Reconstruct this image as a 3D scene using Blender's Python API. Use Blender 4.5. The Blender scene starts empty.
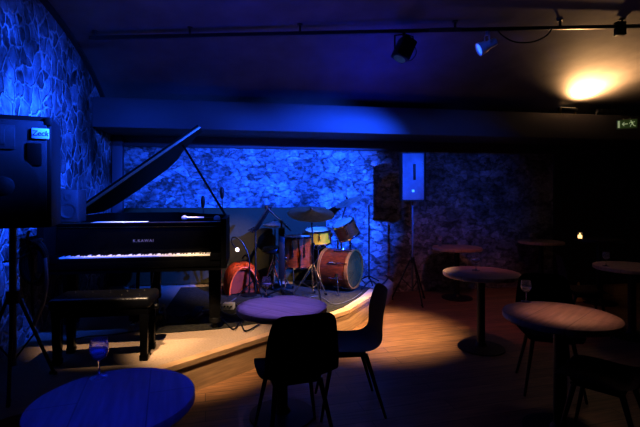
import bpy, bmesh, math, random
from mathutils import Vector, Matrix
random.seed(7)
C = bpy.context.scene.collection
PI = math.pi
# ------------------------------------------------------------------ camera frame
F = 640 * 24 / 36.0
TH = math.radians(9.4)
AX, RX = Vector((math.sin(TH), math.cos(TH), 0)), Vector((math.cos(TH), -math.sin(TH), 0))
HC, HOR = 1.5, 196.0
SZ = 0.25                                  # stage height


def W(lat, Z, h=0.0):
    p = AX * Z + RX * lat
    return Vector((p.x, p.y, h))


def PZ(px, py, Z):                         # photo pixel at a depth
    return W((px - 320) / F * Z, Z, HC + (HOR - py) / F * Z)


def PH(px, py, h):                         # photo pixel on a horizontal plane
    Z = (HC - h) * F / (py - HOR)
    return W((px - 320) / F * Z, Z, h)


# ------------------------------------------------------------------ materials
def new_mat(name):
    m = bpy.data.materials.new(name)
    m.use_nodes = True
    nt = m.node_tree
    return m, nt, nt.nodes['Principled BSDF']


def mat(name, col, rough=0.5, metal=0.0, var=0.15, scale=12, bump=0.0, emit=None, es=0.0, coat=0.0, trans=0.0, spec=0.5, stretch=None):
    m, nt, b = new_mat(name)
    N, L = nt.nodes, nt.links
    tc = N.new('ShaderNodeTexCoord')
    mp = N.new('ShaderNodeMapping')
    if stretch:
        mp.inputs['Scale'].default_value = stretch
    nz = N.new('ShaderNodeTexNoise')
    nz.inputs['Scale'].default_value = scale
    nz.inputs['Detail'].default_value = 5
    L.new(tc.outputs['Object'], mp.inputs['Vector'])
    L.new(mp.outputs['Vector'], nz.inputs['Vector'])
    cr = N.new('ShaderNodeValToRGB')
    cr.color_ramp.elements[0].position = 0.3
    cr.color_ramp.elements[1].position = 0.7
    cr.color_ramp.elements[0].color = (*[c * (1 - var) for c in col], 1)
    cr.color_ramp.elements[1].color = (*[min(1, c * (1 + var)) for c in col], 1)
    L.new(nz.outputs['Fac'], cr.inputs['Fac'])
    L.new(cr.outputs['Color'], b.inputs['Base Color'])
    b.inputs['Roughness'].default_value = rough
    b.inputs['Metallic'].default_value = metal
    b.inputs['Specular IOR Level'].default_value = spec
    b.inputs['Coat Weight'].default_value = coat
    b.inputs['Transmission Weight'].default_value = trans
    if emit:
        b.inputs['Emission Color'].default_value = (*emit, 1)
        b.inputs['Emission Strength'].default_value = es
    if bump:
        bp = N.new('ShaderNodeBump')
        bp.inputs['Strength'].default_value = bump
        bp.inputs['Distance'].default_value = 0.01
        L.new(nz.outputs['Fac'], bp.inputs['Height'])
        L.new(bp.outputs['Normal'], b.inputs['Normal'])
    return m


def stone_mat(name, scale, stretch, dark, light, mortar, mort_w=0.06, depth=0.05, patch=0.5, mort_mix=1.0, warp=0.10, fine_k=1.6, edge_k=1.0, fscale=14):
    m, nt, b = new_mat(name)
    N, L = nt.nodes, nt.links
    tc = N.new('ShaderNodeTexCoord')
    mp = N.new('ShaderNodeMapping')
    mp.inputs['Scale'].default_value = stretch
    L.new(tc.outputs['Object'], mp.inputs['Vector'])
    nd = N.new('ShaderNodeTexNoise')
    nd.inputs['Scale'].default_value = 4.5
    nd.inputs['Detail'].default_value = 6
    nd.inputs['Roughness'].default_value = 0.6
    L.new(mp.outputs['Vector'], nd.inputs['Vector'])
    mx = N.new('ShaderNodeMix')
    mx.data_type = 'RGBA'
    mx.blend_type = 'LINEAR_LIGHT'
    mx.inputs[0].default_value = warp
    L.new(mp.outputs['Vector'], mx.inputs[6])
    L.new(nd.outputs['Color'], mx.inputs[7])
    v1 = N.new('ShaderNodeTexVoronoi')
    v1.feature = 'DISTANCE_TO_EDGE'
    v1.inputs['Scale'].default_value = scale
    v2 = N.new('ShaderNodeTexVoronoi')
    v2.inputs['Scale'].default_value = scale
    for v in (v1, v2):
        L.new(mx.outputs[2], v.inputs['Vector'])
    fine = N.new('ShaderNodeTexNoise')
    fine.inputs['Scale'].default_value = fscale
    fine.inputs['Detail'].default_value = 8
    fine.inputs['Roughness'].default_value = 0.65
    L.new(mp.outputs['Vector'], fine.inputs['Vector'])
    big = N.new('ShaderNodeTexNoise')
    big.inputs['Scale'].default_value = 1.7
    big.inputs['Detail'].default_value = 5
    L.new(mp.outputs['Vector'], big.inputs['Vector'])
    edge = N.new('ShaderNodeMapRange')
    edge.inputs['From Min'].default_value = 0.0
    edge.inputs['From Max'].default_value = mort_w * 2
    edge.interpolation_type = 'SMOOTHSTEP'
    en = N.new('ShaderNodeMath')
    en.operation = 'MULTIPLY_ADD'
    L.new(fine.outputs['Fac'], en.inputs[0])
    en.inputs[1].default_value = mort_w * 2.4
    en.inputs[2].default_value = -mort_w * 1.2
    ea = N.new('ShaderNodeMath')
    ea.operation = 'ADD'
    L.new(v1.outputs['Distance'], ea.inputs[0])
    L.new(en.outputs[0], ea.inputs[1])
    L.new(ea.outputs[0], edge.inputs['Value'])
    sep = N.new('ShaderNodeSeparateColor')
    L.new(v2.outputs['Color'], sep.inputs['Color'])
    add = N.new('ShaderNodeMath')
    add.operation = 'MULTIPLY_ADD'
    L.new(fine.outputs['Fac'], add.inputs[0])
    add.inputs[1].default_value = fine_k
    sub = N.new('ShaderNodeMath')
    sub.operation = 'MULTIPLY_ADD'
    L.new(sep.outputs['Red'], sub.inputs[0])
    sub.inputs[1].default_value = 0.7
    sub.inputs[2].default_value = -0.35 - (fine_k - 1) * 0.5
    L.new(sub.outputs[0], add.inputs[2])
    cs = N.new('ShaderNodeValToRGB')
    cs.color_ramp.elements[0].color = (*dark, 1)
    cs.color_ramp.elements[1].color = (*light, 1)
    L.new(add.outputs[0], cs.inputs['Fac'])
    c2 = N.new('ShaderNodeMix')
    c2.data_type = 'RGBA'
    em = N.new('ShaderNodeMapRange')
    em.inputs['To Min'].default_value = 1 - mort_mix
    L.new(edge.outputs['Result'], em.inputs['Value'])
    L.new(em.outputs['Result'], c2.inputs[0])
    c2.inputs[6].default_value = (*mortar, 1)
    L.new(cs.outputs['Color'], c2.inputs[7])
    # broad random dark patches
    pr = N.new('ShaderNodeMapRange')
    pr.inputs['From Min'].default_value = 0.36
    pr.inputs['From Max'].default_value = 0.62
    pr.inputs['To Min'].default_value = 1 - patch
    pr.inputs['To Max'].default_value = 1.0
    L.new(big.outputs['Fac'], pr.inputs['Value'])
    c3 = N.new('ShaderNodeMix')
    c3.data_type = 'RGBA'
    c3.blend_type = 'MULTIPLY'
    c3.inputs[0].default_value = 1
    L.new(c2.outputs[2], c3.inputs[6])
    L.new(pr.outputs['Result'], c3.inputs[7])
    L.new(c3.outputs[2], b.inputs['Base Color'])
    b.inputs['Roughness'].default_value = 0.85
    b.inputs['Specular IOR Level'].default_value = 0.2
    # relief
    hsum = N.new('ShaderNodeMath')
    hsum.operation = 'MULTIPLY_ADD'
    L.new(fine.outputs['Fac'], hsum.inputs[0])
    hsum.inputs[1].default_value = 1.3
    ek = N.new('ShaderNodeMath')
    ek.operation = 'MULTIPLY'
    L.new(edge.outputs['Result'], ek.inputs[0])
    ek.inputs[1].default_value = edge_k
    L.new(ek.outputs[0], hsum.inputs[2])
    bp = N.new('ShaderNodeBump')
    bp.inputs['Strength'].default_value = 0.9
    bp.inputs['Distance'].default_value = depth
    L.new(hsum.outputs[0], bp.inputs['Height'])
    L.new(bp.outputs['Normal'], b.inputs['Normal'])
    return m


def plank_mat(name, c1, c2, gap, width=0.12, length=1.3, rough=0.45, rot=0.0, grain=0.5, offset=(0, 0, 0)):
    m, nt, b = new_mat(name)
    N, L = nt.nodes, nt.links
    tc = N.new('ShaderNodeTexCoord')
    mp = N.new('ShaderNodeMapping')
    mp.inputs['Rotation'].default_value = (0, 0, rot)
    mp.inputs['Location'].default_value = offset
    L.new(tc.outputs['Object'], mp.inputs['Vector'])
    br = N.new('ShaderNodeTexBrick')
    br.inputs['Scale'].default_value = 1
    br.inputs['Brick Width'].default_value = length
    br.inputs['Row Height'].default_value = width
    br.inputs['Mortar Size'].default_value = 0.0025
    br.inputs['Color1'].default_value = (*c1, 1)
    br.inputs['Color2'].default_value = (*c2, 1)
    br.inputs['Mortar'].default_value = (*gap, 1)
    br.offset = 0.37
    L.new(mp.outputs['Vector'], br.inputs['Vector'])
    m2 = N.new('ShaderNodeMapping')
    m2.inputs['Scale'].default_value = (2.5, 28, 2.5)
    L.new(mp.outputs['Vector'], m2.inputs['Vector'])
    nz = N.new('ShaderNodeTexNoise')
    nz.inputs['Scale'].default_value = 1.5
    nz.inputs['Detail'].default_value = 6
    L.new(m2.outputs['Vector'], nz.inputs['Vector'])
    r = N.new('ShaderNodeMapRange')
    r.inputs['From Min'].default_value = 0.3
    r.inputs['From Max'].default_value = 0.75
    r.inputs['To Min'].default_value = 1 - grain
    r.inputs['To Max'].default_value = 1 + grain * 0.4
    L.new(nz.outputs['Fac'], r.inputs['Value'])
    mx = N.new('ShaderNodeMix')
    mx.data_type = 'RGBA'
    mx.blend_type = 'MULTIPLY'
    mx.inputs[0].default_value = 1
    L.new(br.outputs['Color'], mx.inputs[6])
    L.new(r.outputs['Result'], mx.inputs[7])
    L.new(mx.outputs[2], b.inputs['Base Color'])
    b.inputs['Roughness'].default_value = rough
    bp = N.new('ShaderNodeBump')
    bp.inputs['Strength'].default_value = 0.15
    bp.inputs['Distance'].default_value = 0.004
    L.new(nz.outputs['Fac'], bp.inputs['Height'])
    L.new(bp.outputs['Normal'], b.inputs['Normal'])
    return m


def glass_mat(name):
    m, nt, b = new_mat(name)
    N, L = nt.nodes, nt.links
    tc = N.new('ShaderNodeTexCoord')
    nz = N.new('ShaderNodeTexNoise')
    nz.inputs['Scale'].default_value = 5
    L.new(tc.outputs['Object'], nz.inputs['Vector'])
    cr = N.new('ShaderNodeValToRGB')
    cr.color_ramp.elements[0].color = (0.94, 0.96, 1, 1)
    cr.color_ramp.elements[1].color = (1, 1, 1, 1)
    L.new(nz.outputs['Fac'], cr.inputs['Fac'])
    L.new(cr.outputs['Color'], b.inputs['Base Color'])
    b.inputs['Transmission Weight'].default_value = 0.9
    b.inputs['Roughness'].default_value = 0.06
    b.inputs['IOR'].default_value = 1.45
    b.inputs['Coat Weight'].default_value = 0.3
    return m


M = {}
M['stone_left'] = stone_mat('rubble_stone', 7.0, (1, 1, 0.8), (0.015, 0.015, 0.02), (0.34, 0.34, 0.35), (0.66, 0.65, 0.62), 0.055, 0.05, 0.9, 0.85, 0.085, 2.2, 1.0, 9)
M['stone_back'] = stone_mat('rough_stone', 5.5, (1, 1, 1.5), (0.12, 0.11, 0.10), (0.60, 0.58, 0.55), (0.13, 0.12, 0.11), 0.03, 0.06, 0.5, 0.6, 0.18, 2.4, 0.45, 12)
M['plaster'] = mat('vault_plaster', (0.14, 0.13, 0.13), 0.8, var=0.18, scale=3, bump=0.35)
M['plaster_paint'] = mat('painted_board', (0.05, 0.047, 0.055), 0.6, var=0.06, scale=2)
M['dark_wall'] = mat('dark_wall_surface', (0.03, 0.028, 0.028), 0.85)
M['floor'] = plank_mat('oak_planks', (0.33, 0.18, 0.085), (0.22, 0.115, 0.055), (0.03, 0.015, 0.01), 0.14, 1.7, 0.42, TH * -0.6)
M['stage_top'] = mat('stage_carpet', (0.36, 0.27, 0.19), 0.9, var=0.12, scale=60, bump=0.4)
M['stage_edge'] = mat('stage_boards', (0.44, 0.29, 0.16), 0.55, var=0.2, scale=4, stretch=(1, 1, 14))
M['rug'] = mat('dark_rug_weave', (0.020, 0.017, 0.009), 0.95, var=0.9, scale=38, bump=0.6)
M['lacquer'] = mat('black_lacquer', (0.003, 0.003, 0.0035), 0.2, coat=0.0, spec=0.1)
M['lacquer_rim'] = mat('satin_black_lacquer', (0.003, 0.003, 0.0035), 0.5, spec=0.05)
M['lid_edge'] = mat('lit_lid_edge', (0.09, 0.05, 0.03), 0.4, var=0.2)  # brown tone puts the lit look of the black edges into colour
M['black'] = mat('black_plastic', (0.006, 0.006, 0.007), 0.45, spec=0.3)
M['black_soft'] = mat('black_leather', (0.005, 0.005, 0.007), 0.36, bump=0.2, scale=50, spec=0.4)
M['grille'] = mat('speaker_grille', (0.014, 0.014, 0.016), 0.6, scale=400, var=0.6, bump=0.4)
M['spk_blue'] = mat('grey_speaker_paint', (0.10, 0.10, 0.11), 0.5)
M['chrome'] = mat('chrome', (0.75, 0.75, 0.76), 0.14, 1.0, var=0.05)
M['brass'] = mat('brass', (0.75, 0.52, 0.2), 0.25, 1.0, var=0.1)
M['bronze'] = mat('cymbal_bronze', (0.42, 0.28, 0.08), 0.34, 1.0, var=0.2, scale=25)
M['bronze_lit'] = mat('lit_cymbal_bronze', (0.62, 0.52, 0.40), 0.4, 0.85, var=0.2, scale=25)  # paler copy of the bronze, coloured as if lit
M['ivory'] = mat('white_key', (0.82, 0.80, 0.75), 0.25, var=0.03)
M['paper'] = mat('white_paper', (0.75, 0.75, 0.73), 0.7, var=0.04)
M['drum'] = mat('cherry_drum_shell', (0.19, 0.032, 0.005), 0.35, var=0.45, scale=5, stretch=(3, 3, 14), coat=0.1)
M['hoop'] = mat('maple_hoop', (0.32, 0.12, 0.02), 0.35, var=0.25, scale=14)
M['gold'] = mat('gold_drum_shell', (0.78, 0.34, 0.01), 0.4, 0.0, var=0.15)
M['skin'] = mat('coated_drum_head', (0.80, 0.66, 0.40), 0.55, var=0.05)
M['skin_dark'] = mat('smoky_drum_head', (0.075, 0.06, 0.018), 0.22, var=0.5, scale=3)
M['red_bag'] = mat('orange_red_cloth', (0.66, 0.10, 0.006), 0.6, var=0.25, scale=9, bump=0.25)
M['red_shade'] = mat('shaded_red_cloth', (0.22, 0.028, 0.003), 0.8)  # darker copy of the bag red, shade put into the colour
M['panel'] = mat('grey_felt', (0.045, 0.038, 0.014), 0.9, var=0.1, scale=30)
M['table'] = plank_mat('table_wood', (0.46, 0.32, 0.25), (0.42, 0.285, 0.22), (0.24, 0.16, 0.13), 0.24, 3, 0.4, 0, 0.3, (0, 0.12, 0))
M['table_edge'] = mat('table_edge', (0.36, 0.24, 0.19), 0.5, var=0.2)
M['iron'] = mat('black_iron', (0.008, 0.008, 0.008), 0.5, spec=0.3)
M['shell'] = mat('dark_upholstery', (0.014, 0.011, 0.011), 0.75, bump=0.15, scale=80, spec=0.2)
M['shell_brown'] = mat('dark_brown_leather', (0.07, 0.028, 0.018), 0.5, bump=0.2, scale=40, spec=0.4)
M['glass'] = glass_mat('clear_glass')
M['water'] = mat('pale_water', (0.75, 0.78, 0.85), 0.1, var=0.05, trans=0.45)  # pale tone puts the bright glint of the bowl into the liquid
M['cable'] = mat('black_cable', (0.008, 0.008, 0.008), 0.5)
M['cable_grey'] = mat('grey_cable', (0.10, 0.10, 0.11), 0.5)
M['white'] = mat('white_plastic', (0.42, 0.42, 0.44), 0.4, var=0.04)
M['silver'] = mat('silver_lamp_housing', (0.62, 0.62, 0.65), 0.35, 0.3)
M['lens_blue'] = mat('blue_lamp_lens', (0.3, 0.4, 0.9), 0.3, emit=(0.05, 0.18, 1.0), es=1.5)
M['lens_warm'] = mat('warm_lamp_lens', (0.9, 0.8, 0.6), 0.3, emit=(1.0, 0.72, 0.36), es=0.3)
M['bulb'] = mat('lit_bulb', (1, 0.9, 0.75), 0.3, emit=(1.0, 0.8, 0.55), es=1.6)
M['flame'] = mat('candle_glow', (1, 0.8, 0.5), 0.3, emit=(1.0, 0.62, 0.25), es=2.5)
M['exit_panel'] = mat('exit_green', (0.08, 0.13, 0.03), 0.4, emit=(0.16, 0.27, 0.06), es=0.12)
M['exit_mark'] = mat('exit_white', (0.7, 0.75, 0.5), 0.4, emit=(0.75, 0.85, 0.5), es=0.3)
M['exit_case'] = mat('exit_case', (0.10, 0.11, 0.06), 0.5, emit=(0.1, 0.14, 0.04), es=0.05)
M['badge'] = mat('badge_silver', (0.80, 0.80, 0.82), 0.4, var=0.03)
M['ink'] = mat('dark_ink', (0.01, 0.01, 0.012), 0.5)
M['gold_ink'] = mat('gold_lettering', (0.45, 0.36, 0.26), 0.4, 0.3)
M['yellow'] = mat('yellow_cone_plastic', (0.55, 0.38, 0.05), 0.5)
M['rail'] = mat('track_metal', (0.03, 0.03, 0.035), 0.4)


# ------------------------------------------------------------------ mesh builder
class MB:
    def __init__(s):
        s.b = bmesh.new()

    def box(s, c, size, bev=0.0, rot=None, seg=2, taper=None):
        c = Vector(c)
        vs = []
        h = Vector(size) / 2
        for z in (-1, 1):
            k = 1 if (taper is None or z < 0) else taper
            for x, y in ((-1, -1), (1, -1), (1, 1), (-1, 1)):
                p = Vector((x * h.x * k, y * h.y * k, z * h.z))
                if rot is not None:
                    p = rot @ p
                vs.append(s.b.verts.new(p + c))
        fs = [s.b.faces.new([vs[i] for i in q]) for q in ((3, 2, 1, 0), (4, 5, 6, 7), (0, 1, 5, 4), (1, 2, 6, 5), (2, 3, 7, 6), (3, 0, 4, 7))]
        if bev:
            es = list({e for f in fs for e in f.edges})
            bmesh.ops.bevel(s.b, geom=es, offset=bev, segments=seg, affect='EDGES', profile=0.5)
        return s

    def ring_sweep(s, rings, closed_ring=True, caps=True, loop=False):
        rv = [[s.b.verts.new(p) for p in r] for r in rings]
        n = len(rv[0])
        K = len(rv)
        for i in range(K if loop else K - 1):
            a, b2 = rv[i], rv[(i + 1) % K]
            for j in range(n if closed_ring else n - 1):
                k = (j + 1) % n
                s.b.faces.new((a[j], a[k], b2[k], b2[j]))
        if caps and not loop and closed_ring:
            s.b.faces.new(list(reversed(rv[0])))
            s.b.faces.new(rv[-1])
        return s

    def tube(s, pts, r, seg=8, caps=True):
        pts = [Vector(p) for p in pts]
        rs = r if isinstance(r, (list, tuple)) else [r] * len(pts)
        rings = []
        up = None
        for i, p in enumerate(pts):
            d = (pts[min(i + 1, len(pts) - 1)] - pts[max(i - 1, 0)]).normalized()
            if up is None:
                up = Vector((0, 0, 1)) if abs(d.z) < 0.9 else Vector((1, 0, 0))
            u = (up - d * up.dot(d)).normalized()
            v = d.cross(u)
            up = u
            rings.append([p + (u * math.cos(2 * PI * j / seg) + v * math.sin(2 * PI * j / seg)) * rs[i] for j in range(seg)])
        return s.ring_sweep(rings, True, caps)

    def lathe(s, prof, mtx=None, seg=32, caps=True, loop=False):
        rings = []
        for (r, z) in prof:
            ring = [Vector((r * math.cos(2 * PI * j / seg), r * math.sin(2 * PI * j / seg), z)) for j in range(seg)]
            if mtx is not None:
                ring = [mtx @ p for p in ring]
            rings.append(ring)
        return s.ring_sweep(rings, True, caps, loop)

    def prism(s, outline, z0, z1, mtx=None):
        lo = [Vector((x, y, z0)) for x, y in outline]
        hi = [Vector((x, y, z1)) for x, y in outline]
        if mtx is not None:
            lo = [mtx @ p for p in lo]
            hi = [mtx @ p for p in hi]
        return s.ring_sweep([lo, hi])

    def quad(s, pts):
        s.b.faces.new([s.b.verts.new(Vector(p)) for p in pts])
        return s

    def grid(s, fn, nu, nv, thick=0.0):
        P = [[s.b.verts.new(fn(i / nu, j / nv)) for i in range(nu + 1)] for j in range(nv + 1)]
        fs = []
        for j in range(nv):
            for i in range(nu):
                fs.append(s.b.faces.new((P[j][i], P[j][i + 1], P[j + 1][i + 1], P[j + 1][i])))
        if thick:
            bmesh.ops.solidify(s.b, geom=fs, thickness=thick)
        return s

    def build(s, name, m, parent=None, smooth=40):
        bmesh.ops.recalc_face_normals(s.b, faces=s.b.faces[:])
        me = bpy.data.meshes.new(name)
        s.b.to_mesh(me)
        s.b.free()
        me.materials.append(m)
        if smooth:
            me.polygons.foreach_set('use_smooth', [True] * len(me.polygons))
            try:
                me.set_sharp_from_angle(angle=math.radians(smooth))
            except Exception:
                pass
        o = bpy.data.objects.new(name, me)
        C.objects.link(o)
        if parent:
            o.parent = parent
        return o


def thing(name, label, cat, loc=(0, 0, 0), rotz=0.0, group=None):
    o = bpy.data.objects.new(name, None)
    o.empty_display_size = 0.1
    C.objects.link(o)
    o.location = loc
    o.rotation_euler = (0, 0, rotz)
    return tag(o, label, cat, group)


def tag(o, label, cat, group=None):
    o['label'] = label
    o['category'] = cat
    if group:
        o['group'] = group
    return o


def struct(o):
    o['kind'] = 'structure'
    return o


def dup(root, loc, rotz, label, group=None):
    r = root.copy()
    C.objects.link(r)
    r.location = loc
    r.rotation_euler = (0, 0, rotz)
    r['label'] = label
    if group:
        r['group'] = group
    for ch in list(root.children):
        c = ch.copy()
        C.objects.link(c)
        c.parent = r
        for g in list(ch.children):
            d = g.copy()
            C.objects.link(d)
            d.parent = c
    return r


def text(name, s, size, mtx, m, parent, ext=0.001, spacing=1.0, shear=0.0):
    cu = bpy.data.curves.new(name, 'FONT')
    cu.body = s
    cu.size = size
    cu.extrude = ext
    cu.align_x = 'CENTER'
    cu.align_y = 'CENTER'
    cu.space_character = spacing
    cu.shear = shear
    o = bpy.data.objects.new(name, cu)
    C.objects.link(o)
    dg = bpy.context.evaluated_depsgraph_get()
    me = bpy.data.meshes.new_from_object(o.evaluated_get(dg))
    bpy.data.objects.remove(o)
    me.transform(mtx)
    me.materials.clear()
    me.materials.append(m)
    t = bpy.data.objects.new(name, me)
    C.objects.link(t)
    t.parent = parent
    return t


def RZ(a):
    return Matrix.Rotation(a, 4, 'Z')


def align(d):                               # matrix turning +Z to d
    return Vector(d).normalized().to_track_quat('Z', 'Y').to_matrix().to_4x4()


def smooth_pts(pts, n=6):                   # Catmull-Rom
    P = [Vector(p) for p in pts]
    out = []
    for i in range(len(P) - 1):
        a, b2, c, d = P[max(i - 1, 0)], P[i], P[i + 1], P[min(i + 2, len(P) - 1)]
        for k in range(n):
            t = k / n
            out.append(0.5 * ((2 * b2) + (c - a) * t + (2 * a - 5 * b2 + 4 * c - d) * t * t + (3 * b2 - a - 3 * c + d) * t ** 3))
    out.append(P[-1])
    return out


# ------------------------------------------------------------------ the setting
YB, XL, XR, YF = 6.39, -1.90, 7.2, -2.0
AC, AA, AB, AH = 3.8, 2.8, 1.6, 1.75


def vault(y):
    if y <= AC:
        return AH + AB
    return AH + AB * math.sqrt(max(0, 1 - ((y - AC) / AA) ** 2))


struct(MB().quad([(XL, YF, 0), (XR, YF, 0), (XR, YB, 0), (XL, YB, 0)]).build('floor', M['floor']))
prof = [(YF, AH + AB)] + [(AC + AA * math.sin(t * PI / 2 / 40), 0) for t in range(41)]
prof = [(y, vault(y)) for y, _ in prof]
prof = [p for p in prof if p[0] < YB] + [(YB, vault(YB)), (YB + 0.02, 2.0)]
b = MB()
b.ring_sweep([[Vector((x, y, z)) for y, z in prof] for x in [XL + (XR - XL) * i / 24 for i in range(25)]], closed_ring=False)
struct(b.build('ceiling', M['plaster']))
# back wall: rough stone below, plaster band above
struct(MB().quad([(XL, YB, 0), (XR, YB, 0), (XR, YB, 2.2), (XL, YB, 2.2)]).build('wall_back', M['stone_back']))
struct(MB().box(((XL + XR) / 2, YB - 0.012, 2.33), (XR - XL, 0.04, 0.26), 0.004).build('trim_1', M['plaster_paint']))
struct(MB().box(((XL + XR) / 2, (5.6 + YB) / 2, 2.53), (XR - XL - 0.001, YB - 5.6, 0.37), 0.012).build('trim_2', M['plaster_paint']))
struct(MB().box((XL + 0.09, YB - 0.05, 1.25), (0.14, 0.09, 2.2), 0.01).build('trim_3', M['plaster_paint']))
wl = [(YF, 0), (YB, 0)] + [(y, z) for y, z in reversed(prof[:-1])]
b = MB()
b.b.faces.new([b.b.verts.new(Vector((XL, y, z))) for y, z in wl])
struct(b.build('wall_left', M['stone_left']))
# arched edge rib where the vault meets the stone gable
b = MB()
b.ring_sweep([[Vector((XL + dx, y, z - dz)) for dx, dz in ((0, 0.0), (0.05, 0.0), (0.05, 0.035), (0, 0.035))] for y, z in prof[1:-1]])
struct(b.build('trim_4', M['dark_wall']))
b = MB()
b.b.faces.new([b.b.verts.new(Vector((XR, y, z))) for y, z in wl])
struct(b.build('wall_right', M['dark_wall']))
struct(MB().quad([(XL, YF, 0), (XR, YF, 0), (XR, YF, AH + AB), (XL, YF, AH + AB)]).build('wall_front', M['dark_wall']))
# dark slab over a stretch of the back wall at the right
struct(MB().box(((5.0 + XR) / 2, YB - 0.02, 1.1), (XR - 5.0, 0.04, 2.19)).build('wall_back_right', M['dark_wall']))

# stage -----------------------------------------------------------------
E = [Vector((XL + 0.01, 2.25, 0)), Vector((-0.376, 3.41, 0)), Vector((1.078, 4.57, 0)), Vector((1.47, 5.11, 0)), Vector((2.05, 5.9, 0)), Vector((2.1, YB - 0.01, 0)), Vector((XL + 0.01, YB - 0.01, 0))]
st = thing('stage', 'low beige stage platform carrying the piano and drum kit', 'stage')
st['kind'] = 'structure'
MB().prism([(p.x, p.y) for p in E], SZ - 0.02, SZ).build('stage_top', M['stage_top'], st)
ins = [(p.x, p.y) for p in E]
MB().prism(ins, 0.0, SZ - 0.02).build('stage_fascia', M['stage_edge'], st)
for i in range(4):                          # bright timber edging along the front
    a, c = E[i], E[i + 1]
    d = (c - a).normalized()
    n = Vector((d.y, -d.x, 0))
    q = [a + n * 0.012, c + n * 0.012, c - n * 0.07, a - n * 0.07]
    MB().prism([(p.x, p.y) for p in q], SZ - 0.035, SZ + 0.004).build('edge_board', M['stage_edge'], st)

rp = [(-0.90, 4.05), (-0.30, 4.10), (0.80, 4.45), (1.04, 4.68), (1.36, 5.14), (1.62, 5.6), (1.40, 6.05), (-0.92, 6.05)]
MBr = MB().prism(rp, SZ + 0.001, SZ + 0.004)
tag(MBr.build('rug', M['rug']), 'dark speckled rug under the drum kit and piano on stage', 'rug')

# ------------------------------------------------------------------ grand piano
PX, PY = -1.70, 3.80
gp = thing('grand_piano', 'black lacquered grand piano with raised lid at the left of the stage', 'piano', (PX, PY, SZ))
WID, LEN = 1.50, 1.72
out = [(0, 0.02)]
ctrl = [(1.5, 0.02), (1.5, 0.62), (1.49, 0.78), (1.44, 0.95), (1.33, 1.10), (1.22, 1.22), (1.14, 1.36), (1.06, 1.52), (0.92, 1.66), (0.70, 1.72), (0.42, 1.72), (0.16, 1.68), (0.03, 1.56), (0.0, 1.4)]
cur = [(p.x, p.y) for p in smooth_pts([(x, y, 0) for x, y in ctrl], 4)]
full = [(0, 0.02)] + cur
cen = Vector((0.7, 0.8))


def inset(poly, d):
    n = len(poly)
    res = []
    for i in range(n):
        a, b2, c = Vector(poly[i - 1]), Vector(poly[i]), Vector(poly[(i + 1) % n])
        e1, e2 = (b2 - a).normalized(), (c - b2).normalized()
        n1, n2 = Vector((-e1.y, e1.x)), Vector((-e2.y, e2.x))
        nn = (n1 + n2)
        nn = nn.normalized() if nn.length > 1e-6 else n1
        k = min(2.0, 1 / max(0.4, nn.dot(n1)))
        res.append(tuple(b2 + nn * d * k))
    return res


# rim: U-shaped wall open at the keyboard
o_ = [(1.5, 0.0)] + cur + [(0, 0.0)]
seq = [Vector(p) for p in o_]
inn = inset([tuple(p) for p in seq], 0.045)
inn[0], inn[-1] = (1.455, 0.0), (0.045, 0.0)
b = MB()
b.ring_sweep([[Vector((p.x, p.y, 0.62)), Vector((p.x, p.y, 1.05)), Vector((q[0], q[1], 1.05)), Vector((q[0], q[1], 0.62))] for p, q in zip(seq, inn)])
b.build('rim', M['lacquer_rim'], gp, 35)
inn_poly = [p for p in inn if p[1] > 0.40]
b = MB().prism([(1.453, 0.34)] + inn_poly + [(0.047, 0.34)], 0.82, 0.84)
b.build('iron_plate', M['brass'], gp)
MB().prism([(1.453, 0.03)] + inn_poly + [(0.047, 0.03)], 0.60, 0.635).build('bottom_board', M['lacquer'], gp)
kb = MB().box((0.75, 0.19, 0.665), (1.40, 0.34, 0.06), 0.004).build('keyboard', M['lacquer'], gp)
KW, K0 = 1.222 / 52, 0.139
for i in range(52):
    x = K0 + (i + 0.5) * KW
    MB().box((x, 0.125, 0.7275), (KW - 0.0012, 0.15, 0.020), 0.0012, seg=1).build('white_key', M['ivory'], kb, 0)
for i in range(51):
    if (i % 7) in (0, 2, 3, 5, 6):
        MB().box((K0 + (i + 1) * KW, 0.155, 0.742), (0.011, 0.095, 0.018), 0.002, seg=1, taper=0.8).build('black_key', M['lacquer'], kb, 0)
for x in (0.092, 1.408):
    MB().box((x, 0.11, 0.72), (0.092, 0.20, 0.06), 0.006).build('key_block', M['lacquer'], gp)
MB().box((0.75, 0.035, 0.70), (1.40, 0.025, 0.055), 0.004).build('key_slip', M['lacquer'], gp)
fb = MB().box((0.75, 0.235, 0.86), (1.405, 0.03, 0.27), 0.006, rot=Matrix.Rotation(-0.10, 3, 'X')).build('fallboard', M['lacquer'], gp)
tm = Matrix.Translation((0.765, 0.2165, 0.850)) @ Matrix.Rotation(PI / 2 - 0.10, 4, 'X')
text('maker_lettering', 'K.KAWAI', 0.036, tm, M['gold_ink'], fb, 0.0006, 1.25)
MB().box((0.75, 0.32, 1.0), (1.405, 0.20, 0.02), 0.006).build('music_shelf', M['lacquer'], gp)
MB().box((0.75, 0.226, 1.012), (1.40, 0.008, 0.006), 0.002).build('shelf_highlight', M['lid_edge'], gp)  # thin strip standing in for the highlight along the shelf edge
MB().box((0.75, 0.224, 0.972), (1.40, 0.008, 0.004), 0.001).build('fallboard_highlight', M['brass'], gp)  # brass strip set in as a second, lower highlight line
for lx, ly in ((0.12, 0.36), (1.38, 0.36), (0.62, 1.45)):
    lg = MB().box((lx, ly, 0.35), (0.10, 0.10, 0.50), 0.008, taper=1.15).build('leg', M['lacquer'], gp)
    MB().lathe([(0.052, 0.055), (0.06, 0.075), (0.06, 0.10), (0.045, 0.11)], Matrix.Translation((lx, ly, 0)), 16).tube([(lx - 0.022, ly, 0.030), (lx + 0.022, ly, 0.030)], 0.030, 16).build('caster', M['iron'], lg)
ly_ = MB()
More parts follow.
